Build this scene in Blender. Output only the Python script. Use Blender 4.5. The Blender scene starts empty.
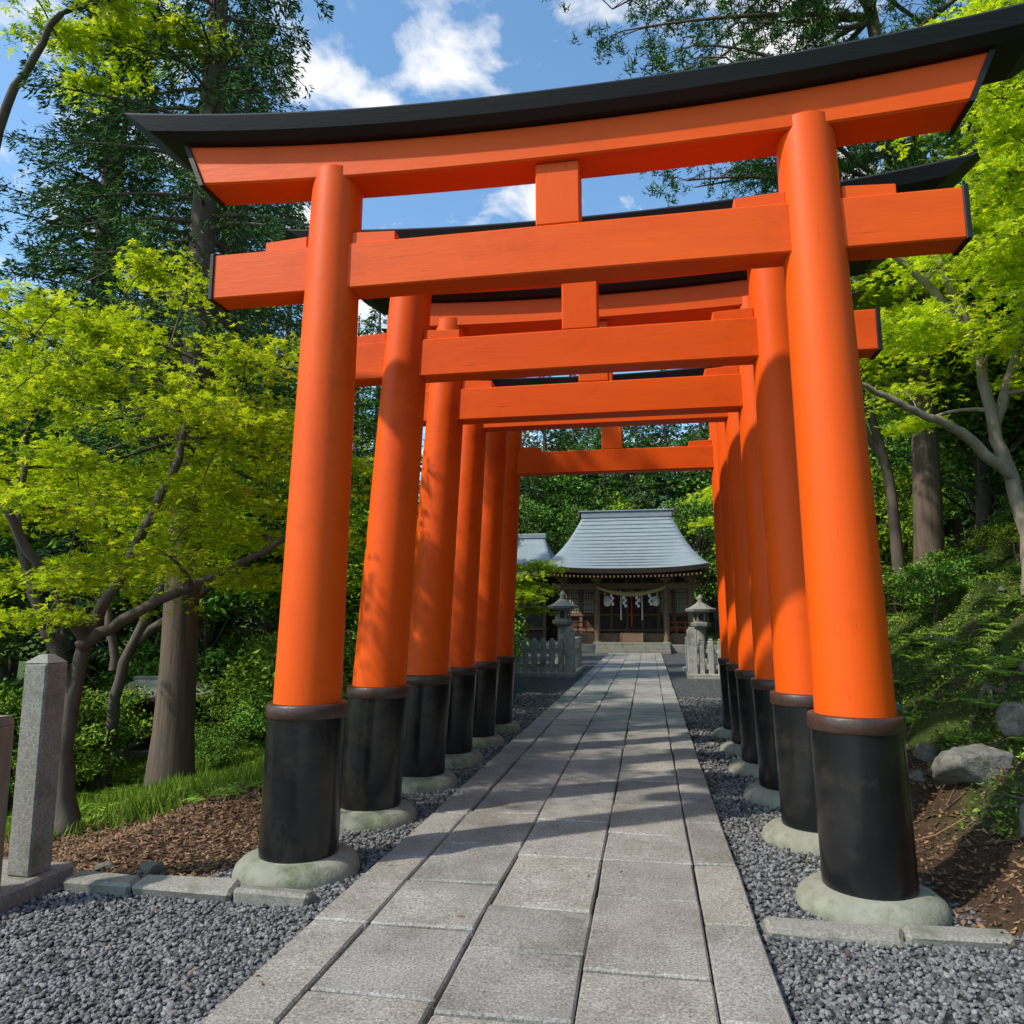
import bpy, bmesh, math, random
import numpy as np
from mathutils import Vector
R=math.radians
rng=np.random.default_rng(7)
random.seed(7)
scene=bpy.context.scene
scene.view_settings.view_transform='Standard'
scene.view_settings.look='None'
scene.view_settings.exposure=0

# ------------------------------------------------------------ materials
def newmat(name):
    m=bpy.data.materials.new(name); m.use_nodes=True
    nt=m.node_tree; nt.nodes.clear()
    out=nt.nodes.new('ShaderNodeOutputMaterial')
    return m,nt,out
def N(nt,t,**k):
    n=nt.nodes.new(t)
    for a,b in k.items(): setattr(n,a,b)
    return n
def noise(nt,scale,detail=4,rough=.6,vec=None,coord='Object',stretch=None):
    tc=N(nt,'ShaderNodeTexCoord')
    src=tc.outputs[coord]
    if stretch:
        mp=N(nt,'ShaderNodeMapping'); mp.inputs['Scale'].default_value=stretch
        nt.links.new(src,mp.inputs['Vector']); src=mp.outputs['Vector']
    n=N(nt,'ShaderNodeTexNoise'); n.inputs['Scale'].default_value=scale
    n.inputs['Detail'].default_value=detail; n.inputs['Roughness'].default_value=rough
    nt.links.new(src,n.inputs['Vector'])
    return n
def ramp(nt,src,stops):
    r=N(nt,'ShaderNodeValToRGB')
    cr=r.color_ramp
    while len(cr.elements)<len(stops): cr.elements.new(.5)
    for e,(p,c) in zip(cr.elements,stops):
        e.position=p; e.color=(*c,1) if len(c)==3 else c
    nt.links.new(src,r.inputs['Fac'])
    return r
def mixc(nt,fac,a,b,mode='MIX'):
    m=N(nt,'ShaderNodeMix',data_type='RGBA',blend_type=mode)
    for s,v in ((m.inputs[0],fac),(m.inputs[6],a),(m.inputs[7],b)):
        if isinstance(v,bpy.types.NodeSocket): nt.links.new(v,s)
        else:
            s.default_value=v if not isinstance(v,tuple) else (*v,1)
    return m.outputs[2]
def mat(name,c1,c2,scale=5,rough=.6,bump=.2,bscale=40,island=0,stretch=None,dirt=None,spec=.5,dirtscale=1.5,c3=None,dlo=.5,dhi=.68,det=4,streak=None):
    m,nt,out=newmat(name)
    p=N(nt,'ShaderNodeBsdfPrincipled')
    n=noise(nt,scale,det,stretch=stretch)
    st=[(.3,c1),(.7,c2)]
    if c3: st=[(.3,c1),(.55,c2),(.72,c3)]
    col=ramp(nt,n.outputs['Fac'],st).outputs['Color']
    if dirt:
        n2=noise(nt,dirtscale,6,.7)
        f=ramp(nt,n2.outputs['Fac'],[(dlo,(0,0,0)),(dhi,(1,1,1))])
        col=mixc(nt,f.outputs['Color'],col,dirt)
    if streak:   # fine paint checks along the grain
        n4=noise(nt,6,5,.7,stretch=streak)
        f=ramp(nt,n4.outputs['Fac'],[(.66,(1,1,1)),(.72,(.55,.45,.45))])
        col=mixc(nt,1.0,col,f.outputs['Color'],'MULTIPLY')
    if island:
        g=N(nt,'ShaderNodeNewGeometry')
        mr=N(nt,'ShaderNodeMapRange'); mr.inputs['To Min'].default_value=1-island; mr.inputs['To Max'].default_value=1+island
        nt.links.new(g.outputs['Random Per Island'],mr.inputs['Value'])
        vm=N(nt,'ShaderNodeVectorMath',operation='SCALE')
        nt.links.new(col,vm.inputs[0]); nt.links.new(mr.outputs[0],vm.inputs['Scale']); col=vm.outputs[0]
    nt.links.new(col,p.inputs['Base Color'])
    p.inputs['Roughness'].default_value=rough
    p.inputs['Specular IOR Level'].default_value=spec
    if bump:
        nb=noise(nt,bscale,4,.65,stretch=stretch)
        b=N(nt,'ShaderNodeBump'); b.inputs['Strength'].default_value=bump; b.inputs['Distance'].default_value=.01
        nt.links.new(nb.outputs['Fac'],b.inputs['Height']); nt.links.new(b.outputs[0],p.inputs['Normal'])
    nt.links.new(p.outputs[0],out.inputs['Surface'])
    return m
def leafmat(name,c1,c2,c3,trans=.4,tcol=None):
    m,nt,out=newmat(name)
    g=N(nt,'ShaderNodeNewGeometry'); oi=N(nt,'ShaderNodeObjectInfo')
    r=ramp(nt,g.outputs['Random Per Island'],[(0,c1),(.5,c2),(1,c3)])
    mo=N(nt,'ShaderNodeMapRange'); mo.inputs['To Min'].default_value=.75; mo.inputs['To Max'].default_value=1.3
    nt.links.new(oi.outputs['Random'],mo.inputs['Value'])
    vm=N(nt,'ShaderNodeVectorMath',operation='SCALE'); nt.links.new(r.outputs['Color'],vm.inputs[0]); nt.links.new(mo.outputs[0],vm.inputs['Scale'])
    p=N(nt,'ShaderNodeBsdfDiffuse')
    nt.links.new(vm.outputs[0],p.inputs['Color'])
    if trans<=0:
        nt.links.new(p.outputs[0],out.inputs['Surface']); return m
    t=N(nt,'ShaderNodeBsdfTranslucent')
    tc=N(nt,'ShaderNodeVectorMath',operation='MULTIPLY'); nt.links.new(vm.outputs[0],tc.inputs[0]); tc.inputs[1].default_value=tcol or (1.6,1.5,.6)
    nt.links.new(tc.outputs[0],t.inputs['Color'])
    mx=N(nt,'ShaderNodeMixShader'); mx.inputs[0].default_value=trans
    nt.links.new(p.outputs[0],mx.inputs[1]); nt.links.new(t.outputs[0],mx.inputs[2])
    nt.links.new(mx.outputs[0],out.inputs['Surface'])
    return m

M_red=mat('vermilion_paint',(.80,.098,.003),(.73,.082,.003),1.6,.48,.10,9,stretch=(3,3,.5),dirt=(.56,.055,.004),dirtscale=1.1,dlo=.55,dhi=.8,spec=.22,streak=(9,9,.35))
M_redb=mat('vermilion_beam_paint',(.80,.098,.003),(.70,.080,.003),2.0,.50,.18,12,stretch=(.5,3,3),dirt=(.54,.055,.004),dirtscale=.9,dlo=.55,dhi=.8,spec=.22,streak=(.3,9,9))
M_black=mat('black_lacquer',(.006,.006,.007),(.012,.012,.012),4,.22,.10,20,dirt=(.028,.024,.02),dirtscale=3)
M_cap=mat('black_cap_paint',(.008,.008,.009),(.014,.014,.014),3,.55,.15,15,stretch=(.4,3,3),spec=.3)
M_ring=mat('dark_copper_band',(.07,.032,.02),(.035,.02,.015),8,.4,.3,40)
M_conc=mat('footing_stone',(.19,.19,.14),(.30,.29,.23),4,.85,.6,50,dirt=(.10,.12,.06),dirtscale=3)
m,nt,out=newmat('granite_paver')
p=N(nt,'ShaderNodeBsdfPrincipled'); p.inputs['Roughness'].default_value=.7
sp=noise(nt,75,3,.8); base=ramp(nt,sp.outputs['Fac'],[(.32,(.10,.098,.09)),(.45,(.28,.27,.25)),(.58,(.38,.365,.335)),(.70,(.62,.60,.55))]).outputs['Color']
st=noise(nt,2.1,6,.7); f=ramp(nt,st.outputs['Fac'],[(.40,(1,1,1)),(.68,(.60,.585,.54))]).outputs['Color']
base=mixc(nt,1.0,base,f,'MULTIPLY')
g_=N(nt,'ShaderNodeNewGeometry'); rr=ramp(nt,g_.outputs['Random Per Island'],[(0,(.70,.69,.68)),(.35,(1.0,.96,.90)),(.7,(.84,.84,.85)),(1,(1.15,1.12,1.06))]).outputs['Color']
base=mixc(nt,1.0,base,rr,'MULTIPLY')
nt.links.new(base,p.inputs['Base Color'])
nb=noise(nt,60,5,.8); b=N(nt,'ShaderNodeBump'); b.inputs['Strength'].default_value=.6; b.inputs['Distance'].default_value=.006
nt.links.new(nb.outputs['Fac'],b.inputs['Height']); nt.links.new(b.outputs[0],p.inputs['Normal']); nt.links.new(p.outputs[0],out.inputs[0])
M_gran=m
M_post=mat('granite_post',(.15,.14,.115),(.31,.29,.25),70,.85,.5,90,dirt=(.12,.125,.08),dirtscale=4)
M_wpost=mat('weathered_wood_post',(.16,.13,.09),(.25,.21,.15),5,.85,.5,30,stretch=(6,6,.6))
M_rock=mat('rock_surface',(.11,.105,.09),(.22,.205,.175),5,.9,1,14,dirt=(.05,.07,.025),dirtscale=3)
M_peb=mat('pebble',(.10,.10,.102),(.155,.152,.15),9,.75,0,60,island=.65,det=2)
M_litter=mat('dead_leaf',(.14,.070,.035),(.22,.125,.06),6,.8,0,island=.55,det=2)
M_bark=mat('cedar_bark',(.075,.052,.036),(.15,.105,.075),3,.9,1,14,stretch=(5,5,.4))
M_bark2=mat('maple_bark',(.055,.042,.032),(.12,.095,.07),3,.9,.6,14,stretch=(3,3,.8))
M_bark3=mat('pale_bark',(.20,.165,.12),(.33,.285,.22),3,.85,.5,14,stretch=(3,3,.8))
M_roof=mat('copper_shingle',(.17,.21,.225),(.26,.295,.31),2.5,.6,.5,8,stretch=(.6,3,3))
M_roof2=mat('mossy_stone_roof',(.10,.115,.10),(.17,.18,.165),4,.9,.6,20,dirt=(.05,.08,.03),dirtscale=2)
M_wood=mat('old_timber',(.15,.09,.05),(.24,.15,.085),3,.7,.4,20,stretch=(1,1,4))
M_woodd=mat('dark_timber',(.05,.033,.024),(.085,.055,.038),3,.7,.3,20)
M_plaster=mat('plaster',(.50,.46,.38),(.60,.56,.48),3,.9,.1,20)
M_rope=mat('straw_rope',(.42,.32,.14),(.55,.44,.22),20,.9,.5,60)
M_paper=mat('white_paper',(.75,.75,.73),(.82,.82,.8),3,.8,0)
M_brass=mat('brass',(.5,.32,.08),(.6,.42,.12),3,.35,0)
M_cloth=mat('red_cloth',(.5,.03,.02),(.4,.02,.02),3,.8,0)
L_maple=leafmat('maple_leaf',(.19,.30,.018),(.33,.45,.022),(.50,.55,.04),.55)
L_maple2=leafmat('maple_leaf_mid',(.11,.21,.018),(.20,.32,.022),(.32,.42,.03),0)
L_broad=leafmat('broad_leaf',(.065,.15,.028),(.12,.25,.036),(.22,.36,.05),0)
L_cedar=leafmat('cedar_needle',(.038,.086,.036),(.07,.145,.048),(.135,.215,.062),0)
L_fern=leafmat('fern_leaf',(.05,.10,.018),(.12,.21,.025),(.24,.33,.04),0)
L_grass=leafmat('grass_blade',(.07,.14,.02),(.13,.22,.03),(.20,.28,.05),.3)

# ------------------------------------------------------------ mesh helpers
class MB:
    def __init__(s): s.v=[];s.f=[];s.n=0
    def add(s,v,f,mat=0,smooth=False):
        v=np.asarray(v,dtype=np.float32).reshape(-1,3); f=np.asarray(f,dtype=np.int64)
        s.v.append(v); s.f.append((f+s.n,mat,smooth)); s.n+=len(v)
    def mesh(s,name,mats):
        me=bpy.data.meshes.new(name)
        V=np.concatenate(s.v); me.vertices.add(len(V)); me.vertices.foreach_set('co',V.ravel())
        loops=np.concatenate([f.ravel() for f,_,_ in s.f]).astype(np.int32)
        tot=np.concatenate([np.full(len(f),f.shape[1]) for f,_,_ in s.f]).astype(np.int32)
        st=np.concatenate([[0],np.cumsum(tot)[:-1]]).astype(np.int32)
        mi=np.concatenate([np.full(len(f),m) for f,m,_ in s.f]).astype(np.int32)
        sm=np.concatenate([np.full(len(f),b) for f,_,b in s.f]).astype(bool)
        me.loops.add(len(loops)); me.loops.foreach_set('vertex_index',loops)
        me.polygons.add(len(tot)); me.polygons.foreach_set('loop_start',st); me.polygons.foreach_set('loop_total',tot)
        me.polygons.foreach_set('material_index',mi); me.polygons.foreach_set('use_smooth',sm)
        for m in mats: me.materials.append(m)
        me.update(calc_edges=True); me.validate()
        return me
def obj(name,me,parent=None,loc=(0,0,0),rot=(0,0,0),scale=(1,1,1)):
    o=bpy.data.objects.new(name,me); scene.collection.objects.link(o)
    o.location=loc;o.rotation_euler=rot;o.scale=scale
    if parent: o.parent=parent
    return o
def empty(name,loc=(0,0,0)):
    o=bpy.data.objects.new(name,None); scene.collection.objects.link(o); o.location=loc; o.empty_display_size=.2
    return o
_T=[]
for sx in(-1,1):
    for sy in(-1,1):
        for sz in(-1,1):
            for a in range(3): _T.append((sx,sy,sz,a))
def _cb(h,c):
    out=[]
    for sx,sy,sz,a in _T:
        p=[sx*h[0],sy*h[1],sz*h[2]]
        for k in range(3):
            if k!=a: p[k]-=(sx,sy,sz)[k]*c
        out.append(p)
    return np.array(out)
_bm=bmesh.new()
for p in _cb((1,1,1),.2): _bm.verts.new(p)
_bm.verts.ensure_lookup_table(); _bm.verts.index_update()
bmesh.ops.convex_hull(_bm,input=_bm.verts[:])
bmesh.ops.recalc_face_normals(_bm,faces=_bm.faces[:])
_F=np.array([[v.index for v in f.verts] for f in _bm.faces]); _bm.free()
def rotx(a):
    c,s=math.cos(a),math.sin(a); return np.array([[1,0,0],[0,c,-s],[0,s,c]])
def roty(a):
    c,s=math.cos(a),math.sin(a); return np.array([[c,0,s],[0,1,0],[-s,0,c]])
def box(mb,c,size,ch=.008,mat=0,rot=None,jit=0):
    h=np.array(size)/2
    v=_cb(h,min(ch,min(h)*.6))
    if jit: 
        cj=rng.normal(0,jit,(8,3)); v+=np.repeat(cj,3,axis=0)
    if rot is not None: v=v@rot.T
    mb.add(v+np.array(c),_F,mat)
def lathe(mb,prof,c=(0,0,0),n=32,mat=0,cap=True,smooth=True,phase=0):
    a=np.arange(n)*2*math.pi/n+phase
    V=[]
    for r,z in prof: V.append(np.stack([np.cos(a)*r,np.sin(a)*r,np.full(n,z)],1))
    V=np.concatenate(V)+np.array(c)
    F=[]
    for i in range(len(prof)-1):
        for j in range(n):
            k=(j+1)%n; F.append([i*n+j,i*n+k,(i+1)*n+k,(i+1)*n+j])
    mb.add(V,F,mat,smooth)
    if cap:
        mb.add(V[-n:],[list(range(n))],mat,False)
        mb.add(V[:n],[list(range(n))[::-1]],mat,False)
def tube(mb,pts,rad,n=7,mat=0,smooth=True):
    P=np.asarray(pts,float); rad=np.asarray(rad,float)
    m=len(P); T=np.gradient(P,axis=0); T/=np.linalg.norm(T,axis=1)[:,None]+1e-9
    ref=np.array([0,0,1.]) if abs(T[0,2])<.8 else np.array([1.,0,0])
    A=np.cross(T,ref); A/=np.linalg.norm(A,axis=1)[:,None]+1e-9
    B=np.cross(T,A)
    an=np.arange(n)*2*math.pi/n
    V=P[:,None,:]+rad[:,None,None]*(np.cos(an)[None,:,None]*A[:,None,:]+np.sin(an)[None,:,None]*B[:,None,:])
    V=V.reshape(-1,3)
    i=np.arange(m-1)[:,None]; j=np.arange(n)[None,:]; k=(j+1)%n
    F=np.stack([i*n+j,i*n+k,(i+1)*n+k,(i+1)*n+j],-1).reshape(-1,4)
    mb.add(V,F,mat,smooth)
def randrot(n,tilt=.6):
    z=np.zeros((n,3)); z[:,2]=1
    z=z+rng.normal(0,tilt,(n,3)); z/=np.linalg.norm(z,axis=1)[:,None]
    a=rng.normal(0,1,(n,3)); x=a-(a*z).sum(1)[:,None]*z; x/=np.linalg.norm(x,axis=1)[:,None]
    y=np.cross(z,x)
    return np.stack([x,y,z],-1)
def frames_dir(x,tilt=.4):
    x=x/np.linalg.norm(x,axis=1)[:,None]; n=len(x)
    u=np.zeros((n,3));u[:,2]=1; u+=rng.normal(0,tilt,(n,3))
    y=np.cross(u,x); y/=np.linalg.norm(y,axis=1)[:,None]+1e-9
    return np.stack([x,y,np.cross(x,y)],-1)
def rhomb(l=1,w=.5,bend=.12):
    return np.array([[0,0,0],[.5*l,w/2,-bend],[l,0,0],[.5*l,-w/2,-bend]]),np.array([[0,1,2,3]])
def mapleleaf():
    V=[];F=[]
    for a,l,w in((0,1,.34),(52,.85,.3),(-52,.85,.3),(105,.5,.24),(-105,.5,.24)):
        c,s=math.cos(R(a)),math.sin(R(a))
        b=len(V)
        for px,py in((0,0),(.5*l,w/2),(l,0),(.5*l,-w/2)):
            V.append((px*c-py*s,px*s+py*c,-.12*px*px))
        F.append([b,b+1,b+2,b+3])
    V=np.array(V); F=np.array(F); F[:,0]=0
    return V,F
T_maple=mapleleaf(); T_rh=rhomb(); T_nd=rhomb(1,.26,.1); T_blade=(np.array([[0,-.04,0],[0,.04,0],[1,0,0.]]),np.array([[0,1,2]]))
def scatter(mb,tmpl,pos,size,frames,mat=0):
    V,F=tmpl; n=len(pos)
    if n==0:return
    size=np.broadcast_to(np.asarray(size),(n,))
    W=np.einsum('nij,kj->nki',frames,V)*size[:,None,None]+pos[:,None,:]
    FF=(F[None]+(np.arange(n)*len(V))[:,None,None]).reshape(-1,F.shape[1])
    mb.add(W.reshape(-1,3),FF,mat)
def bez(p0,p1,p2,n):
    t=np.linspace(0,1,n)[:,None]; return (1-t)**2*p0+2*t*(1-t)*p1+t*t*p2

# ------------------------------------------------------------ terrain function
def _h(i,j,s): 
    v=np.sin(i*127.1+j*311.7+s*74.7)*43758.5453; return v-np.floor(v)
def vn(x,y,s=0):
    xi=np.floor(x);yi=np.floor(y);fx=x-xi;fy=y-yi;fx=fx*fx*(3-2*fx);fy=fy*fy*(3-2*fy)
    return (_h(xi,yi,s)*(1-fx)+_h(xi+1,yi,s)*fx)*(1-fy)+(_h(xi,yi+1,s)*(1-fx)+_h(xi+1,yi+1,s)*fx)*fy
def fbm(x,y,s=0): return vn(x,y,s)*.5+vn(x*2.1,y*2.1,s+1)*.27+vn(x*4.3,y*4.3,s+2)*.15+vn(x*9,y*9,s+3)*.08
def ss(a,b,x):
    t=np.clip((x-a)/(b-a),0,1); return t*t*(3-2*t)
def H(x,y):
    x=np.asarray(x,float);y=np.asarray(y,float)
    b=2.25+ss(13,27,y)*5.2+(vn(y*.7,y*0,5)-.5)*.3
    t=np.maximum(x-b,0)
    hr=.74*t*t/(t+.30); hr=hr/(1+hr/26)
    rough=ss(0,.6,t)
    h=hr+rough*((fbm(x*1.1,y*1.1,3)-.5)*.75+(fbm(x*3.2,y*3.2,9)-.5)*.42)
    bl=-3.3-ss(14,24,y)*6
    tl=np.maximum(bl-x,0)
    hl=-1.3*(1-np.exp(-tl*.22))
    h=h+hl+ss(0,1,tl)*(fbm(x*.8,y*.8,11)-.5)*.35
    tb=np.maximum(y-48,0)
    h=h+.32*tb*tb/(tb+6)*(1/(1+tb/120))
    return h
def Hs(x,y): return float(H(np.array([x]),np.array([y]))[0])

# ------------------------------------------------------------ ground
def axis(fa,fb,st,lim,g=1.12):
    c=list(np.arange(fa,fb,st)); s=st;x=c[-1]
    while x<lim: s*=g;x+=s;c.append(x)
    s=st;x=fa;l=[]
    while x>-lim: s*=g;x-=s;l.append(x)
    return np.array(l[::-1]+c)
gx=axis(-6,8,.07,400,1.09); gy=axis(2,14,.08,400,1.07)
X,Y=np.meshgrid(gx,gy); Z=H(X,Y)
V=np.stack([X.ravel(),Y.ravel(),Z.ravel()],1)
nx,ny=len(gx),len(gy)
i=np.arange(ny-1)[:,None];j=np.arange(nx-1)[None,:]
F=np.stack([i*nx+j,i*nx+j+1,(i+1)*nx+j+1,(i+1)*nx+j],-1).reshape(-1,4)
mb=MB();mb.add(V,F,0,True)
def gravel_mask(x,y):
    e=(fbm(x*2.2,y*2.2,21)-.5)*.5
    l=np.where(y<4.25,-3.5,-2.25); 
    l=np.where(y>14,-2.6,l); r=np.where(y<4.3,2.7,2.1); r=np.where(y>14,2.6+ss(14,27,y)*4,r); l=np.where(y>14,-2.6-ss(14,24,y)*5,l)
    return ss(-.12,.12,(x-l)+e)*ss(-.12,.12,(r-x)+e)*(1-ss(46,49,y))
def green_mask(x,y):
    n=fbm(x*.9,y*.9,31); n2=fbm(x*2.6,y*2.6,37)
    left=ss(6.0,7.2,y+(n-.5)*2-(x+4)*.25)*ss(-2.3,-2.8,x)
    lo=.56-.17*ss(2.6,3.6,x)-.04*ss(6,9,y)
    right=ss(lo-.05,lo+.05,n*.4+n2*.6)*ss(2.4,2.9,x)
    return np.clip(left+right,0,1)
gm=gravel_mask(X,Y).ravel(); gg=green_mask(X,Y).ravel()
me=mb.mesh('ground',[])
ca=me.color_attributes.new('cover','FLOAT_COLOR','POINT')
col=np.stack([gm,gg,gm*0,gm*0+1],1).astype(np.float32); ca.data.foreach_set('color',col.ravel())
m,nt,out=newmat('ground_cover')
at=N(nt,'ShaderNodeAttribute',attribute_name='cover'); sep=N(nt,'ShaderNodeSeparateColor'); nt.links.new(at.outputs['Color'],sep.inputs[0])
n1=noise(nt,9,6,.75); soil=ramp(nt,n1.outputs['Fac'],[(.3,(.035,.022,.014)),(.5,(.085,.05,.03)),(.7,(.15,.09,.052))]).outputs['Color']
gr=ramp(nt,n1.outputs['Fac'],[(.3,(.035,.045,.014)),(.55,(.07,.11,.02)),(.75,(.13,.18,.035))]).outputs['Color']
vo=N(nt,'ShaderNodeTexVoronoi'); vo.inputs['Scale'].default_value=38; tc=N(nt,'ShaderNodeTexCoord'); nt.links.new(tc.outputs['Object'],vo.inputs['Vector'])
bw=N(nt,'ShaderNodeSeparateColor'); nt.links.new(vo.outputs['Color'],bw.inputs[0])
grav=ramp(nt,bw.outputs[0],[(0,(.06,.06,.06)),(.6,(.15,.15,.15)),(1,(.27,.265,.26))]).outputs['Color']
dk=ramp(nt,vo.outputs['Distance'],[(.3,(1,1,1)),(.75,(.25,.25,.25))]).outputs['Color']
grav=mixc(nt,1.0,grav,dk,'MULTIPLY')
c=mixc(nt,sep.outputs[1],soil,gr); c=mixc(nt,sep.outputs[0],c,grav)
p=N(nt,'ShaderNodeBsdfPrincipled'); p.inputs['Roughness'].default_value=.95; p.inputs['Specular IOR Level'].default_value=.2
nt.links.new(c,p.inputs['Base Color'])
n3=noise(nt,25,6,.75); b=N(nt,'ShaderNodeBump'); b.inputs['Strength'].default_value=1; b.inputs['Distance'].default_value=.05
nt.links.new(n3.outputs['Fac'],b.inputs['Height']); nt.links.new(b.outputs[0],p.inputs['Normal']); nt.links.new(p.outputs[0],out.inputs[0])
me.materials.append(m); obj('ground',me)

# ------------------------------------------------------------ stone path
PC=-.09; PW=2.29
cols=[-PW/2,-PW/2+.30,-PW/2+.87,-PW/2+1.44,-PW/2+2.01,PW/2]
mb=MB(); random.seed(3)
for ci in range(5):
    y=-1.5-random.random()*.6
    while y<34.2:
        L=random.uniform(.5,.95) if 0<ci<4 else random.uniform(.7,1.3)
        y2=min(y+L,34.4)
        w=cols[ci+1]-cols[ci]
        g=.008+random.random()*.009
        box(mb,(PC+(cols[ci]+cols[ci+1])/2,(y+y2)/2,.015+random.uniform(-.005,.006)),(w-g,y2-y-g-.008,.09),.010,0,jit=.004)
        y=y2
box(mb,(PC,16.5,-.012),(PW-.02,36,.06),.005,1)
obj('stone_path',mb.mesh('stone_path',[M_gran,mat('joint_sand',(.04,.037,.03),(.09,.08,.06),30,.95,.5,80)]))

# ------------------------------------------------------------ gravel pebbles
ico=bmesh.new(); bmesh.ops.create_icosphere(ico,subdivisions=1,radius=1); ico.verts.ensure_lookup_table()
IV=np.array([v.co[:] for v in ico.verts]); IF=np.array([[v.index for v in f.verts] for f in ico.faces]); ico.free()
def pebbles(mb,x0,x1,y0,y1,dens,r):
    n=int((x1-x0)*(y1-y0)*dens); x=rng.uniform(x0,x1,n);y=rng.uniform(y0,y1,n)
    k=(gravel_mask(x,y)>rng.uniform(.2,.8,n))&(np.abs(x-PC)>PW/2+.005); x=x[k];y=y[k];n=len(x)
    s=rng.uniform(.6,1.25,n)*r
    fr=randrot(n,tilt=.35)*np.stack([rng.uniform(.8,1.35,n),rng.uniform(.75,1.1,n),rng.uniform(.5,.8,n)],1)[:,None,:]
    pos=np.stack([x,y,H(x,y)+s*rng.uniform(.1,.8,n)],1)
    scatter(mb,(IV,IF),pos,s,fr)
mb=MB()
pebbles(mb,-3.7,-1.2,2.4,4.6,2600,.0135); pebbles(mb,1.0,3.0,2.4,4.6,2600,.0135)
pebbles(mb,-2.5,-1.2,4.6,8,1500,.015); pebbles(mb,1.0,2.4,4.6,8,1500,.015)
pebbles(mb,-3,-1.2,8,16,420,.022); pebbles(mb,1.0,2.7,8,16,420,.022)
obj('gravel',mb.mesh('gravel',[M_peb]))

# ------------------------------------------------------------ litter
mb=MB()
def litter(x0,x1,y0,y1,n,sz,tm=T_rh):
    x=rng.uniform(x0,x1,n);y=rng.uniform(y0,y1,n)
    k=(gravel_mask(x,y)<rng.uniform(.15,1.0,n))&(green_mask(x,y)<rng.uniform(.2,1.3,n)); x=x[k];y=y[k];n=len(x)
    pos=np.stack([x,y,H(x,y)+rng.uniform(.004,.03,n)],1)
    scatter(mb,tm,pos,rng.uniform(.6,1.4,n)*sz,randrot(n,tilt=.35))
litter(-6,-1.9,4.3,9,26000,.04); litter(2,8,3,12,44000,.04); litter(6,12,6,20,10000,.06)
n=520; x=rng.uniform(-3.4,2.8,n);y=rng.uniform(2.6,12,n);k=(np.abs(x)>1.0)|(rng.random(n)<.14); x=x[k];y=y[k];n=len(x)
scatter(mb,T_rh,np.stack([x,y,np.where(np.abs(x-PC)<PW/2,.068,.035)],1),rng.uniform(.02,.045,n),randrot(n,tilt=.15))
for _ in range(300):
    x=random.uniform(2.3,7) if random.random()<.7 else random.uniform(-5,-2.3); y=random.uniform(4.4,11); a=random.random()*6.28; L=random.uniform(.1,.5)
    P=[(x+math.cos(a)*L*t,y+math.sin(a)*L*t,0) for t in(0,.5,1)]; P=[(p[0],p[1]+random.uniform(-.02,.02),Hs(p[0],p[1])+.02) for p in P]
    tube(mb,P,[.006,.005,.003],5)
obj('leaf_litter',mb.mesh('leaf_litter',[M_litter]))
mb=MB()
n=60000; x=rng.uniform(-8.5,-2.3,n);y=rng.uniform(5.5,13.5,n);k=green_mask(x,y)*(.3+fbm(x*2,y*2,77))>rng.uniform(.15,.9,n);x=x[k];y=y[k];n=len(x)
d=np.stack([rng.normal(0,.35,n),rng.normal(0,.35,n),np.ones(n)],1)
scatter(mb,(T_blade[0]*np.array([1,1.6,1]),T_blade[1]),np.stack([x,y,H(x,y)],1),rng.uniform(.06,.2,n)*(.5+fbm(x*3,y*3,78)),frames_dir(d))
obj('grass',mb.mesh('grass',[L_grass]))
mb=MB()
n=150000; x=rng.uniform(2.3,10,n);y=rng.uniform(3.2,18,n)
k=(green_mask(x,y)*ss(.22,.5,fbm(x*2.3,y*2.3,55)))>rng.uniform(.1,.8,n);x=x[k];y=y[k];n=len(x)
hh=fbm(x*3,y*3,56)
scatter(mb,T_rh,np.stack([x,y,H(x,y)+rng.uniform(0,.20,n)*hh],1),rng.uniform(.02,.05,n),randrot(n,tilt=.8))
def fern(x,y,s):
    z=Hs(x,y)
    for q in range(9):
        a=q*.7+random.random(); L=s*random.uniform(.7,1.1)
        t=np.linspace(.1,1,14); px=x+np.cos(a)*L*t; py=y+np.sin(a)*L*t; pz=z+L*(.75*t-.6*t*t)
        P=np.stack([px,py,pz],1); w=.28*L*(1-t)+.02
        side=np.array([-math.sin(a),math.cos(a),-.15])
        for sg in(1,-1):
            dd=np.tile(side*sg+np.array([math.cos(a)*.5,math.sin(a)*.5,0]),(14,1)); dd[:,2]=-.2
            scatter(mb,T_nd,P,w,frames_dir(dd,.15))
for _ in range(300):
    x=random.uniform(2.7,8);y=random.uniform(5,16)
    fern(x,y,random.uniform(.15,.42))
for _ in range(90): fern(random.uniform(-8,-3.2),random.uniform(6.6,12),random.uniform(.2,.5))
obj('ferns_and_moss',mb.mesh('ferns_and_moss',[L_fern]))

# ------------------------------------------------------------ torii gates
def kcurve(x): return .24*(abs(x)/3.36)**2.2
def sweep(mb,hl,hr,sect,rise,mat,n=40,slant=0.0,endmat=None):
    xs=np.linspace(0,1,n); k=len(sect); V=[]
    zmin=min(s[1] for s in sect); zmax=max(s[1] for s in sect)
    for t in xs:
        for (y,z) in sect:
            q=(z-zmin)/(zmax-zmin)
            x0=-hl-slant*(q-.5); x1=hr+slant*(q-.5)
            x=x0+(x1-x0)*t
            V.append((x,y,z+rise(x,q)))
    F=[]
    for i in range(n-1):
        for j in range(k):
            q=(j+1)%k; F.append([i*k+j,(i+1)*k+j,(i+1)*k+q,i*k+q])
    mb.add(V,F,mat)
    em=mat if endmat is None else endmat
    V=np.array(V)
    mb.add(V[:k],[list(range(k))],em); mb.add(V[-k:],[list(range(k))[::-1]],em)
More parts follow.
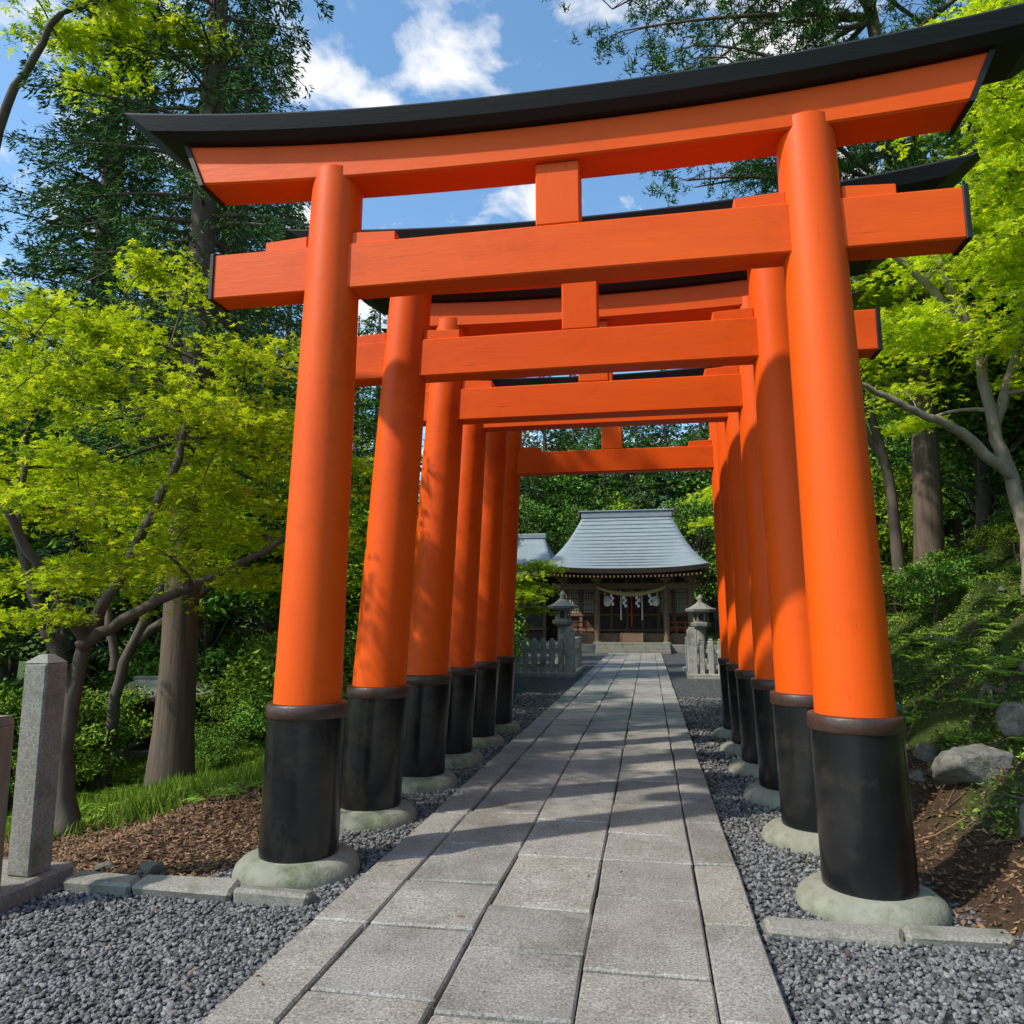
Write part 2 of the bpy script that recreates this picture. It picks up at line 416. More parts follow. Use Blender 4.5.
def beamsect(hy,z0,z1,c=.012):
    return [(-hy+c,z0),(-hy,z0+c),(-hy,z1-c),(-hy+c,z1),(hy-c,z1),(hy,z1-c),(hy,z0+c),(hy-c,z0)]
def torii(y,nuki=3.90,nh=.335,dx=0.0,dz=0.0,ll=.115,lr=.115,kl=2.67,kr=2.62,nl=2.51,nr=2.49,span=1.735,cl=.47,cr=.52):
    g=empty('torii_gate',(dx,y,0))
    for side,nm,ln in((-1,'left',ll),(1,'right',lr)):
        mb=MB(); lean=ln/4.7
        hz=4.80+dz
        prof=[]
        for i in range(25):
            t=i/24; z=1.02+(hz-1.02)*t; r=.222-.042*t
            prof.append((r,z))
        lathe(mb,prof,(0,0,0),40,0)
        lathe(mb,[(.252,.10),(.252,.98)],(0,0,0),40,1)
        lathe(mb,[(.256,.975),(.264,.985),(.264,1.055),(.256,1.065),(.22,1.067)],(0,0,0),40,2)
        for a in mb.v: a[:,0]+= -side*lean*a[:,2]+side*span
        obj('column_'+nm,mb.mesh('column',[M_red,M_black,M_ring]),g)
        mb=MB()
        pr=[(.40,-.05),(.40,.02),(.385,.06),(.345,.095),(.29,.115),(.25,.12)]
        lathe(mb,pr,(side*span,0,0),40,0)
        for a in mb.v: a[:,:2]+=(vn(a[:,0]*6,a[:,1]*6,2)-.5)[:,None]*.02
        obj('footing_'+nm,mb.mesh('footing',[M_conc]),g)
    mb=MB()
    z0=4.69+dz;z1=4.94+dz
    rz=lambda x,t:kcurve(x)*(.6+.4*t)
    sweep(mb,kl,kr,beamsect(.15,z0,z1),rz,0,40,.14,1)
    obj('upper_lintel',mb.mesh('upper_lintel',[M_redb,M_cap]),g)
    mb=MB()
    zz=z1+.002
    sect=[(-.20,zz),(-.265,zz+.04),(-.30,zz+.13),(-.285,zz+.15),(0,zz+.23),(.285,zz+.15),(.30,zz+.13),(.265,zz+.04),(.20,zz)]
    sweep(mb,kl+cl,kr+cr,sect,lambda x,t:kcurve(x)*(1+.15*t),0,48,.42)
    for s,kk in((-1,kl),(1,kr)):
        V=[]
        for (yy,t) in((-.17,0),(.17,0),(.17,1),(-.17,1)):
            for w in(0,.035):
                V.append((s*(kk+.14*(t-.5)+w-.004),yy,z0-.02+(z1-z0+.018)*t+rz(kk,t)))
        mb.add(V,[[0,2,4,6],[1,7,5,3],[0,1,3,2],[2,3,5,4],[4,5,7,6],[6,7,1,0]],0)
    obj('top_cap',mb.mesh('top_cap',[M_cap]),g)
    mb=MB()
    nz1=nuki+nh
    sweep(mb,nl,nr,beamsect(.105,nuki,nz1,.01),lambda x,t:0,0,12,0)
    for s,q_ in((-1,nl),(1,nr)): box(mb,(s*(q_+.015),0,(nuki+nz1)/2),(.035,.235,nz1-nuki+.022),.006,1)
    for s,ln in((-1,ll),(1,lr)):
        cx=span-ln/4.7*4.1
        for q in(-1,1):
            xx=s*cx+q*(.19+.14)
            V=_cb((.16,.085,.045),.006); sl=(V[:,0]*q/.16*.5+.5); V[:,2]-=sl*.018*(V[:,2]>0)
            mb.add(V+np.array([xx,0,nz1+.045]),_F,0)
    obj('tie_beam',mb.mesh('tie_beam',[M_redb,M_cap]),g)
    mb=MB(); box(mb,(0.0+(ll-lr)*.3,0,(nz1+z0)/2),(.30,.20,z0-nz1-.002),.01,0)
    obj('centre_strut',mb.mesh('centre_strut',[M_red]),g)
    return g
torii(4.80)
torii(6.08,3.67,.33,-.01,-.20,.29,.15,2.0,2.50,2.08,2.34)
torii(7.36,3.62,.33,.01,-.10,.29,.14,2.0,2.40,2.05,2.3)
torii(8.58,3.84,.33,.0,-.14,.27,.13,2.0,2.3,2.0,2.2)
torii(9.78,4.22,.12,.02,-.34,.27,.13,2.0,2.2,1.95,2.1)
torii(10.98,3.74,.33,.03,-.05,.25,.12,2.0,2.2,1.85,2.0)

# ------------------------------------------------------------ kerbs, posts, rocks
mb=MB()
x=-2.95
while x<-1.3:
    L=random.uniform(.35,.75); x2=min(x+L,-1.27)
    if x2-x>.12: box(mb,((x+x2)/2,4.27+random.uniform(-.01,.01),.025),(x2-x-.015,.15,.11),.02,0,jit=.008)
    x=x2
obj('stone_kerb',mb.mesh('stone_kerb',[M_post]))
mb=MB(); x=1.08
while x<2.5:
    L=random.uniform(.4,.8); x2=min(x+L,2.5)
    if x2-x>.12: box(mb,((x+x2)/2,4.33+(x-1.1)*.06,.015),(x2-x-.015,.14,.09),.02,0,jit=.008)
    x=x2
obj('stone_kerb',mb.mesh('stone_kerb',[M_post]))
mb=MB()
box(mb,(-3.35,4.03,.02),(.66,.70,.18),.02,0,jit=.004)
obj('stone_plinth',mb.mesh('stone_plinth',[M_post]))
def stonepost(x,y,z0,w,h,ma,name,flat=.35):
    mb=MB(); box(mb,(x,y,z0+h/2-.02),(w,w,h-.03),.012,0,jit=.002)
    hh=.05; a=w/2-.004
    z=z0+h-.036
    V=[(x-a,y-a,z),(x+a,y-a,z),(x+a,y+a,z),(x-a,y+a,z),(x-a*flat,y-a*flat,z+hh),(x+a*flat,y-a*flat,z+hh),(x+a*flat,y+a*flat,z+hh),(x-a*flat,y+a*flat,z+hh)]
    mb.add(V,[[0,1,5,4],[1,2,6,5],[2,3,7,6],[3,0,4,7],[4,5,6,7]],0)
    return obj(name,mb.mesh(name,[ma]))
stonepost(-3.15,4.16,.11,.17,1.27,M_post,'stone_post')
stonepost(-3.135,3.80,.11,.15,.94,M_wpost,'wooden_post',.8)
def rock(x,y,s,sq=(1,.8,.6),name='rock',dz=0):
    bm=bmesh.new(); bmesh.ops.create_icosphere(bm,subdivisions=4,radius=1)
    me=bpy.data.meshes.new(name)
    co=np.array([v.co[:] for v in bm.verts]); sd=random.randint(0,999)
    nrm=co.copy()
    for k in range(14):
        d=rng.normal(0,1,3); d/=np.linalg.norm(d); o=rng.uniform(.45,.8)
        pr=co@d; ex=np.maximum(pr-o,0); co-=ex[:,None]*d*.95
    co+=nrm*((fbm(nrm[:,0]*3.5+sd,nrm[:,1]*3.5+nrm[:,2]*3,1)-.5)*.22)[:,None]
    for v,c in zip(bm.verts,co): v.co=c
    bm.to_mesh(me); bm.free(); me.materials.append(M_rock)
    for p in me.polygons: p.use_smooth=True
    o=obj(name,me,None,(x,y,Hs(x,y)+s*sq[2]*.15+dz),(random.uniform(-.2,.2),random.uniform(-.2,.2),random.random()*6),(s*sq[0],s*sq[1],s*sq[2]))
    return o
rock(2.85,6.15,.30,(1,.8,.8)); rock(2.92,5.5,.22,(1.1,.8,.65)); rock(2.75,4.9,.17,(1.2,.8,.5)); rock(3.5,6.9,.24,(1,.8,.8)); rock(2.7,6.9,.14)
rock(-2.62,4.55,.11,(1,.8,.9)); rock(-3.0,4.6,.08); rock(3.3,5.2,.2); rock(4.1,7.6,.34,(1,.8,.8)); rock(-2.35,4.45,.07);rock(3.7,6.2,.22,(1,.8,.8)); rock(5.2,9.6,.45,(1,.8,.8)); rock(3.0,7.6,.2)
for _ in range(34): rock(random.uniform(2.5,5.6),random.uniform(4.6,13),random.uniform(.05,.17))
mb=MB()
for bx,by in((3.3,5.3),(3.5,6.2),(3.1,7.6),(4.2,8.6),(3.0,4.9),(5.3,10.8),(3.9,7.0)):
    for q in range(4):
        a=random.uniform(-3,3); P=[]; px,py=bx+.5,by+.2
        for t in range(12):
            P.append((px,py,Hs(px,py)+.004)); a+=random.uniform(-.35,.35); px+=math.cos(a)*.11;py+=math.sin(a)*.11
        tube(mb,P,np.linspace(.026,.005,12),6)
obj('tree_roots',mb.mesh('tree_roots',[M_bark2]))

# ------------------------------------------------------------ trees
def maple(name,base,limbs,pads,lm,bm_,tr=.09,leaf=.075,npl=260,padr=(.5,.95),arms=8,leaft=T_maple,droop=.22,tilt=.45):
    e=empty(name,base); base=np.array(base,float)
    mb=MB(); sk=[];skr=[]
    for L in limbs:
        P=np.array(L,float); 
        t=np.linspace(0,1,len(P)); tt=np.linspace(0,1,len(P)*5)
        Q=np.stack([np.interp(tt,t,P[:,k]) for k in range(3)],1)
        for _ in range(3): Q[1:-1]=(Q[:-2]+Q[1:-1]*2+Q[2:])/4
        Q[1:-1]+=rng.normal(0,.012,(len(Q)-2,3))
        rr=np.linspace(tr if len(sk)==0 else tr*.7,tr*.28,len(Q)); rr[:2]*=1.25 if len(sk)==0 else 1
        tube(mb,Q-base,rr,9); 
        for q,r in zip(Q[len(Q)//4:],rr[len(Q)//4:]): sk.append(q);skr.append(r)
    lf=MB()
    S=np.array(sk)
    order=sorted(range(len(pads)),key=lambda k:np.min(np.linalg.norm(S-np.array(pads[k]),axis=1)))
    for k in order:
        c=np.array(pads[k],float); S=np.array(sk)
        d=np.linalg.norm(S-c,axis=1)+np.maximum(S[:,2]-c[2],0)*1.5
        q=int(np.argmin(d)); p0=S[q]; r0=min(skr[q]*.75,.035)
        mid=(p0+c)/2+np.array([0,0,.18*np.linalg.norm(c-p0)])*rng.uniform(.2,1)+rng.normal(0,.06,3)
        n=max(4,int(np.linalg.norm(c-p0)/.15)); B=bez(p0,mid,c,n); r=np.linspace(r0,max(.006,r0*.35),n)
        tube(mb,B-base,r,6)
        for b_,rr in zip(B[1:],r[1:]): sk.append(b_);skr.append(rr)
        PR=rng.uniform(*padr); out=c-p0; oa=math.atan2(out[1],out[0])
        slope=rng.normal(0,.10,2)
        for a in range(arms):
            an=oa+(a-(arms-1)/2)*(2*math.pi*.92/arms)+rng.normal(0,.15); L=PR*rng.uniform(.6,1.1)*(1.1 if abs(a-(arms-1)/2)<arms*.3 else .75)
            t=np.linspace(0,1,5); P=np.stack([c[0]+np.cos(an)*L*t,c[1]+np.sin(an)*L*t,c[2]+.10*L*t-droop*L*t*t+slope[0]*np.cos(an)*L*t+slope[1]*np.sin(an)*L*t],1)
            tube(mb,P-base,np.linspace(.006,.002,5),3)
            m=int(npl/arms); u=rng.uniform(.12,1.08,m); w=rng.normal(0,.17*PR,m)*(.4+u*.8)
            pos=np.stack([c[0]+np.cos(an)*L*u-np.sin(an)*w, c[1]+np.sin(an)*L*u+np.cos(an)*w, c[2]+.10*L*u-droop*L*u*u+slope[0]*np.cos(an)*L*u+slope[1]*np.sin(an)*L*u+rng.normal(0,.035+.02*PR,m)],1)
            scatter(lf,leaft,pos-base,rng.uniform(.65,1.25,m)*leaf,randrot(m,tilt=tilt))
    obj('trunk_and_branches',mb.mesh(name+'_wood',[bm_]),e); obj('foliage',lf.mesh(name+'_foliage',[lm]),e)
    return e
def ellpads(c,r,n,shell=.45,zmin=None):
    out=[];c=np.array(c);r=np.array(r); tries=0
    while len(out)<n and tries<4000:
        tries+=1
        v=rng.normal(0,1,3); v/=np.linalg.norm(v); v*=rng.uniform(shell,1)
        p=c+v*r
        if zmin and p[2]<zmin: continue
        if all(np.linalg.norm((p-o)/np.array([1,1,.5]))>.42 for o in out): out.append(p)
    return out
def g(x,y,dz=0): return (x,y,Hs(x,y)+dz)
b=g(-4.55,6.1,-.05)
maple('maple_tree',b,[[b,(-4.6,6.1,.8),(-4.55,6.15,1.4),(-4.2,6.2,2.1),(-3.9,6.5,3.2),(-3.9,6.6,4.2)],[(-4.58,6.1,.9),(-4.8,6.0,1.5),(-5.2,6.0,2.3),(-5.4,6.2,3.4)],[(-4.55,6.1,1.35),(-4.0,6.3,1.75),(-3.3,6.6,2.1),(-2.8,6.9,2.5)],[(-4.5,6.15,1.4),(-4.7,5.6,2.2),(-4.9,5.2,3.0)]],
  ellpads((-4.35,6.3,3.2),(1.8,1.7,2.05),56,zmin=1.6),L_maple,M_bark2,.085,.062,330,(.4,.85))
b=g(-6.7,9.3,-.05)
maple('maple_tree',b,[[b,(-6.6,9.3,.8),(-6.1,9.4,2),(-5.5,9.6,3.5),(-5.2,9.7,4.8)],[(-6.65,9.3,.9),(-6.9,9.3,2.2),(-7.1,9.4,3.8)],[(-6.5,9.4,1.2),(-5.4,9.4,2),(-4.4,9.5,2.7)]],
  ellpads((-5.5,9.6,3.4),(2.4,1.8,2.0),42,zmin=1.5),L_maple,M_bark2,.09,.085,260,(.6,1.1))
b=g(-8.2,7.6,-.05)
maple('maple_tree',b,[[b,(-8.1,7.6,3),(-7.8,7.5,6),(-7.2,7.3,8.0),(-6.4,7.2,9.0)],[(-8.0,7.6,4.5),(-8.6,7.8,7.5),(-8.8,8,9)]],
  ellpads((-6.3,7.6,9.35),(1.5,1.4,.7),12,.2),L_maple,M_bark2,.12,.085,280,(.45,.8))
for (x,y,cz,r,nn) in((-3.0,19.0,2.5,(1.3,1.2,1.2),18),(-3.3,13.5,2.3,(1.1,1.4,1.3),20),(3.2,17.0,3.8,(1.3,1.6,2.0),30),(-3.2,17.2,1.9,(1.0,1.2,1.0),14)):
    b=g(x,y,-.05)
    maple('maple_tree',b,[[b,(x+.05,y,cz*.35),(x+.2,y,cz*.7),(x+.1,y,cz*1.15)],[(x+.03,y,cz*.3),(x-.4,y+.1,cz*.8)]],ellpads((x,y,cz),r,nn,.2,zmin=.9),L_maple,M_bark2,.06,.095,220,(.45,.8),leaft=T_maple)
b=g(5.5,10.9,-.1)
maple('leaning_maple_tree',b,[[b,(5.45,10.9,3.1),(5.15,10.8,4.1),(5.0,10.7,5.2),(4.6,10.6,6.4),(4.3,10.5,7.6)],[(5.15,10.8,4.1),(5.6,10.9,5.3),(6.0,11,6.8)],[(5.3,10.8,3.5),(4.6,10.5,4.1),(3.9,10.2,4.3),(3.3,10.0,4.6)],[(5.0,10.7,5.2),(4.4,10.3,5.9),(3.8,10,6.3)]],
  ellpads((4.9,10.7,6.0),(2.2,2.0,1.9),42,.3,zmin=4.1),L_maple,M_bark3,.11,.085,280,(.5,1.0))
b=g(7.0,8.6,-.1)
maple('maple_tree',b,[[b,(6.9,8.6,5),(6.5,8.6,6.5),(6.0,8.6,8)],[(6.9,8.6,4.8),(6.2,8.3,5.6),(5.3,8.1,6.1),(4.6,8,6.3)],[(6.5,8.6,6.5),(5.6,8.7,7.8),(4.8,8.8,8.6)]],
  ellpads((5.9,8.6,6.9),(2.2,1.8,1.7),30,.3,zmin=4.6)+ellpads((4.9,8.9,8.9),(1.2,1.2,.8),12,.2),L_maple,M_bark2,.10,.08,280,(.5,.95))
b=g(5.0,14.6,-.1)
maple('maple_tree',b,[[b,(5.0,14.6,4),(4.6,14.6,6),(4.2,14.6,8.5)],[(4.9,14.6,4.5),(4.0,14.4,6),(3.2,14.3,7)]],
  ellpads((4.3,14.6,7.2),(2.2,1.8,2.4),40,.3),L_maple,M_bark2,.12,.12,220,(.6,1.1))
b=g(8.3,13.5,-.1)
maple('maple_tree',b,[[b,(8.3,13.5,7),(8,13.5,9),(7.8,13.5,11)],[(8.2,13.5,7),(7.2,13.3,8.5),(6.4,13.2,9.5)]],
  ellpads((7.6,13.5,9.6),(2.6,2.0,2.4),34,.3),L_maple,M_bark2,.14,.13,220,(.7,1.2))

def cedar_mesh(name,Ht,Rm,nb,per,leaf,start=.18,seed=1,tr=.26,droop=.35):
    global rng
    rng=np.random.default_rng(seed)
    wb=MB(); lf=MB()
    z=np.linspace(0,Ht,24); P=np.stack([np.cumsum(rng.normal(0,.012,24)),np.cumsum(rng.normal(0,.012,24)),z],1)
    r=tr*(1-z/Ht)**.75+.015; r[0]*=1.35; r[1]*=1.08
    tube(wb,P,r,14)
    for i in range(nb):
        t=start+(1-start)*(i/nb)**.92; zz=Ht*t
        a=i*2.39996+rng.normal(0,.3)
        u=(t-start)/(1-start)
        L=Rm*((1-u)**.7)*rng.uniform(.5,1.15)*(.55+.45*min(1,u*5))+.2
        s=np.linspace(0,1,8)
        up=.25*u
        D=np.array([math.cos(a),math.sin(a),0])
        dz=L*(up*s+(-droop*s*s)+.12*s**4)
        B=np.stack([D[0]*L*s,D[1]*L*s,zz+dz],1)
        tube(wb,B,np.linspace(.045*(1-t)+.012,.005,8),5)
        m=int(per*L/Rm)+8
        q=rng.uniform(.18,1.05,m)**.8
        wdt=.26*L*(1.05-q)**.6
        off=rng.normal(0,1,m)*wdt*.7
        zc=zz+L*(up*q-droop*q*q+.12*q**4)-np.abs(off)*.25+rng.normal(0,.07,m)
        clump=(np.sin(q*22+i)+np.sin(off*9+i*2)*.8)>-.75
        pos=np.stack([D[0]*L*q-D[1]*off,D[1]*L*q+D[0]*off,zc],1)[clump]
        mm=len(pos)
        sg=np.sign(off[clump])
        dd=np.stack([D[0]*.8-D[1]*sg*.8,D[1]*.8+D[0]*sg*.8,np.full(mm,-.35)],1)+rng.normal(0,.35,(mm,3))
        scatter(lf,T_nd,pos,rng.uniform(.6,1.3,mm)*leaf,frames_dir(dd,.5))
    return wb.mesh(name+'_wood',[M_bark]),lf.mesh(name+'_needles',[L_cedar])
def broad_mesh(name,Ht,Rm,npad,per,leaf,seed,lm):
    global rng
    rng=np.random.default_rng(seed)
    wb=MB(); lf=MB()
    tp=np.array([0,0,Ht*.75]); P=bez(np.zeros(3),np.array([.3,-.2,Ht*.4]),tp,12); tube(wb,P,np.linspace(.2,.06,12)*min(1,Ht/6),9)
    for k in range(npad):
        v=rng.normal(0,1,3); v/=np.linalg.norm(v); v*=rng.uniform(.4,1)
        c=np.array([0,0,Ht*.62])+v*np.array([Rm,Rm,Ht*.40])
        q=P[int(np.clip(c[2]/Ht*12*.8,2,11))]
        tube(wb,bez(q,(q+c)/2+np.array([0,0,-.3*Ht/9]),c,6),np.linspace(.05,.012,6)*min(1,Ht/6),5)
        pr=rng.uniform(.5,1.0)*Rm*.38
        w=rng.normal(0,1,(per,3)); w/=np.linalg.norm(w,axis=1)[:,None]; w*=(rng.uniform(.3,1,per)**.5)[:,None]*pr*(1+.35*np.sin(w[:,0:1]*7+w[:,1:2]*5))
        w[:,2]*=.55
        scatter(lf,T_rh,c+w,rng.uniform(.6,1.3,per)*leaf,randrot(per,tilt=.8))
    return wb.mesh(name+'_wood',[M_bark2]),lf.mesh(name+'_leaves',[lm])
C1=cedar_mesh('cedar_a',19,3.1,240,480,.125,.22,11,tr=.30)
C2=cedar_mesh('cedar_b',17,3.2,170,120,.27,.10,12)
C3=cedar_mesh('cedar_c',21,2.6,190,100,.28,.22,13)
B1=broad_mesh('broadleaf_a',9,2.8,58,190,.19,21,L_broad)
B2=broad_mesh('broadleaf_b',8,2.5,52,190,.19,22,L_maple2)
S1=broad_mesh('shrub_a',1.9,1.1,30,150,.088,31,L_broad)
S2=broad_mesh('shrub_b',1.5,1.0,28,150,.083,32,L_fern)
def put(name,pair,x,y,s=1,sz=None,parent=None,dz=-.1,rz=None,tilt=0):
    if parent is None:
        e=empty(name,(x,y,Hs(x,y)+dz)); 
        obj('trunk_and_branches',pair[0],e); obj('foliage',pair[1],e)
        e.scale=(s,s,sz or s); e.rotation_euler=(tilt,0,rz if rz is not None else random.random()*6.28)
        return e
    rz=random.random()*6.28
    for nm,me in(('trunk',pair[0]),('foliage',pair[1])):
        obj(nm,me,parent,(x,y,Hs(x,y)+dz),(0,0,rz),(s,s,sz or s))
rng=np.random.default_rng(99); random.seed(5)
put('cedar_tree',C1,-5.2,8.55,.72,1.0,rz=.4)
put('cedar_tree',C1,-11.2,13.8,1.05,1.0,rz=2.4)
put('cedar_tree',C1,-8.8,15.5,.95,.95,rz=4)
def pine(name,x,y,base_z,top,R_,dirs):
    e=empty(name,(x,y,base_z)); wb=MB();lf=MB()
    P=bez(np.zeros(3),np.array([.5,0,top*.5]),np.array([-.6,0,top]),16); tube(wb,P,np.linspace(.26,.08,16),12)
    for k in range(56):
        t=rng.uniform(.45,1); q=P[int(t*15)]
        a=rng.choice(dirs)+rng.normal(0,.45); L=rng.uniform(.4,1)*R_
        c=q+np.array([math.cos(a)*L,math.sin(a)*L,rng.uniform(-1.1,.8)])
        mid=(q+c)/2+np.array([0,0,rng.uniform(-.2,.7)])+rng.normal(0,.25,3)
        B=bez(q,mid,c,12); tube(wb,B,np.linspace(.06,.015,12),6)
        for j in range(13):
            bb=B[rng.integers(3,12)]; cc=bb+rng.normal(0,.5,3)*np.array([1,1,.35]); tube(wb,[bb,(bb+cc)/2+[0,0,.06],cc],[.014,.01,.005],4)
            for h in range(6):
                tuft=cc+rng.normal(0,.24,3)*np.array([1,1,.4]); m=24
                d=rng.normal(0,1,(m,3)); d[:,2]=np.abs(d[:,2])*.8
                scatter(lf,(T_blade[0]*np.array([1,2.6,1]),T_blade[1]),np.tile(tuft,(m,1))+rng.normal(0,.05,(m,3)),rng.uniform(.08,.17,m),frames_dir(d))
    obj('trunk_and_branches',wb.mesh(name+'_wood',[M_bark]),e); obj('foliage',lf.mesh(name+'_needles',[L_cedar]),e)
pine('pine_tree',5.4,14.4,Hs(5.4,14.4)-.1,14.5,5.6,[math.pi,math.pi*.85,math.pi*1.12,math.pi*1.05,0,-1.5])

forest=empty('forest')
def pxx(x,y):
    a=x-.535; cx=a*.984+y*.177; cz=y*.984-a*.177
    return 512+750*cx/max(cz,.1)
def skylimit(x,y):
    az=math.degrees(math.atan2(x-.535,y)); d=math.hypot(x-.535,y)
    if -27<az<6: return 1.6+d*.44
    if 6<=az<14: return 1.6+d*.62
    if az<=-27: return 1.6+d*.78
    return 99
cnt=0
for _ in range(900):
    if cnt>58: break
    if random.random()<.45: x=random.uniform(-28,-9);y=random.uniform(14,48)
    elif random.random()<.25: x=random.uniform(-26,26);y=random.uniform(50,64)
    else: x=random.uniform(7.5,24);y=random.uniform(10,46)
    if x>0 and x<9.5 and y>20 and y<48: continue
    if x<0 and x>-10.5 and y>17 and y<48: continue
    hz=Hs(x,y); lim=skylimit(x,y)-hz
    pr,h0=random.choice([(C2,17),(C3,21),(C2,17),(B1,9),(B2,9)])
    s=random.uniform(.8,1.15)
    if pr in(C2,C3): s=min(s,lim/h0)
    else: s=min(s*1.3,lim/h0)
    if s<.45: continue
    put('',pr,x,y,s,parent=forest); cnt+=1
for k in range(13):
    x=-13+k*2.2+random.uniform(-.5,.5); y=random.uniform(50,54); pr,h0=((C2,17),(C3,21),(C2,17))[k%3]
    put('',pr,x,y,(17.5+random.uniform(-1,3))/h0,parent=forest)
for k in range(7): put('',(B1,B2)[k%2],-12+k*4.2,57+random.uniform(-1,1),1.9,parent=forest)
for x,y,pr,s in((-8.3,14.2,B1,.75),(-6.2,15.5,B2,.7),(-12,15,B1,1),(-9.5,21,B2,.8),(-11,25,B1,.9),(-12,32,B1,.9),(-5.2,17.2,B1,.55),(-8,19,B1,.6),(-6.5,50,B1,1.2),(-1,49.5,B2,1.1),(4,50,B1,1.2),(8.5,49,B2,1.2),
                (7.6,17.5,B1,.9),(9.2,21,B1,1.0),(8,27,B2,.9),(10.5,15,B1,1),(8.6,34,B1,1.0),(9.8,10.2,B1,.8),(8.8,6.4,B1,.7),(6.4,20.5,B2,.7),(11,7.5,B1,1),(-9.5,36,B2,.9),(-10,43,B1,1.1),(9,42,B1,1.1),(-14,10,B2,1),(-10.5,8.8,B2,.5),(-11.5,10.5,B2,.6)):
    put('',pr,x,y,s,parent=forest)
und=empty('undergrowth')
def clearshrine(x,y): return 95<pxx(x,y)<240 and y<13.4
for _ in range(115):
    x=random.uniform(-12,-3.3);y=random.uniform(8.3,19)
    if y<9.5 and x>-4.2: continue
    if y>17 and x>-6: continue
    if clearshrine(x,y): continue
    put('',random.choice([S1,S2,S2]),x,y,random.uniform(.55,1.25),parent=und)
for x,y,s in((-2.95,9.4,.5),(-3.1,10.6,.6),(-3.0,12,.6),(-3.2,14.5,.75),(-3.5,16,.8),(-4.5,17.6,.9),(-4.8,20,.8),(-3.6,9.6,.7),(-6.5,7.7,.6),(-7.2,7.2,.7),(-7.6,6.4,.8),(-8.2,8.2,1),(-6.9,8.4,.8),(-5.2,9.6,.35),(-5.9,10.2,.4),(-6.6,11,.4),(-5.0,10.8,.6)):
    if clearshrine(x,y): s=min(s,.42)
    put('',random.choice([S1,S2]),x,y,s,parent=und)
for _ in range(75):
    x=random.uniform(4.4,12);y=random.uniform(6,26)
    if y<12 and x<6.3: continue
    if y>20 and x<7: continue
    put('',random.choice([S1,S2,S2]),x,y,random.uniform(.3,.9),parent=und)

# ------------------------------------------------------------ stone lanterns
def lantern(x,y,s=1):
    e=empty('stone_lantern',(x,y,Hs(x,y))); mb=MB()
    lathe(mb,[(.42,-.1),(.42,.12),(.36,.16),(.30,.30),(.22,.36)],(0,0,0),6,smooth=False)
    lathe(mb,[(.17,.34),(.15,.8),(.18,.84),(.18,.9),(.15,.94),(.17,1.4)],(0,0,0),20)
    lathe(mb,[(.18,1.38),(.36,1.50),(.38,1.60),(.30,1.63)],(0,0,0),6,smooth=False)
    for k in range(6):
        a=k*math.pi/3; box(mb,(math.cos(a)*.235,math.sin(a)*.235,1.80),(.07,.07,.36),.006)
    lathe(mb,[(.17,1.62),(.17,1.98)],(0,0,0),6,mat=1,smooth=False)
    lathe(mb,[(.27,1.625),(.27,1.69)],(0,0,0),6,smooth=False); lathe(mb,[(.27,1.93),(.27,1.975)],(0,0,0),6,smooth=False)
    lathe(mb,[(.30,1.97),(.52,2.02),(.55,2.10),(.36,2.17),(.20,2.28),(.12,2.34)],(0,0,0),6,smooth=False)
    lathe(mb,[(.10,2.33),(.13,2.37),(.07,2.41),(.11,2.46),(.10,2.53),(.02,2.63)],(0,0,0),14)
    obj('body',mb.mesh('lantern_body',[M_post,M_woodd]),e); e.scale=(s,s,s)
lantern(-2.25,25,.95); lantern(2.2,25.2,.9)
def fence(x0,x1,y):
    mb=MB(); n=int(abs(x1-x0)/.24)
    for k in range(n+1):
        x=x0+(x1-x0)*k/n
        big=(k==0); w=.26 if big else .15; h=1.35 if big else 1.04
        z=Hs(x,y)
        box(mb,(x,y,z+h/2-.05),(w,w,h),.015); 
        box(mb,(x,y,z+h-.05+.03),(w*.7,w*.7,.06),.02)
    box(mb,((x0+x1)/2,y,.72),(abs(x1-x0),.07,.10),.008); box(mb,((x0+x1)/2,y,.3),(abs(x1-x0),.07,.10),.008)
    box(mb,((x0+x1)/2,y,.04),(abs(x1-x0)+.3,.4,.16),.01)
    return mb
M_fence=mat('fence_stone',(.26,.25,.22),(.42,.40,.36),12,.85,.4,60,dirt=(.16,.17,.13),dirtscale=4)
mb=fence(-1.62,-7.6,21); obj('stone_fence',mb.mesh('fence',[M_fence]))
mb=fence(1.68,6.6,21.2); obj('stone_fence',mb.mesh('fence',[M_fence]))
def fence_y(x,y0,y1):
    mb=MB(); n=int((y1-y0)/.3)
    for k in range(n+1):
        y=y0+(y1-y0)*k/n; box(mb,(x,y,.5),(.15,.15,1.05),.015)
    box(mb,(x,(y0+y1)/2,.70),(.07,y1-y0,.1),.008); box(mb,(x,(y0+y1)/2,.04),(.35,y1-y0,.14),.01)
    return mb
mb=fence_y(-1.66,21.5,24.2); obj('stone_fence',mb.mesh('fence',[M_fence]))
mb=fence_y(1.72,21.7,24.3); obj('stone_fence',mb.mesh('fence',[M_fence]))

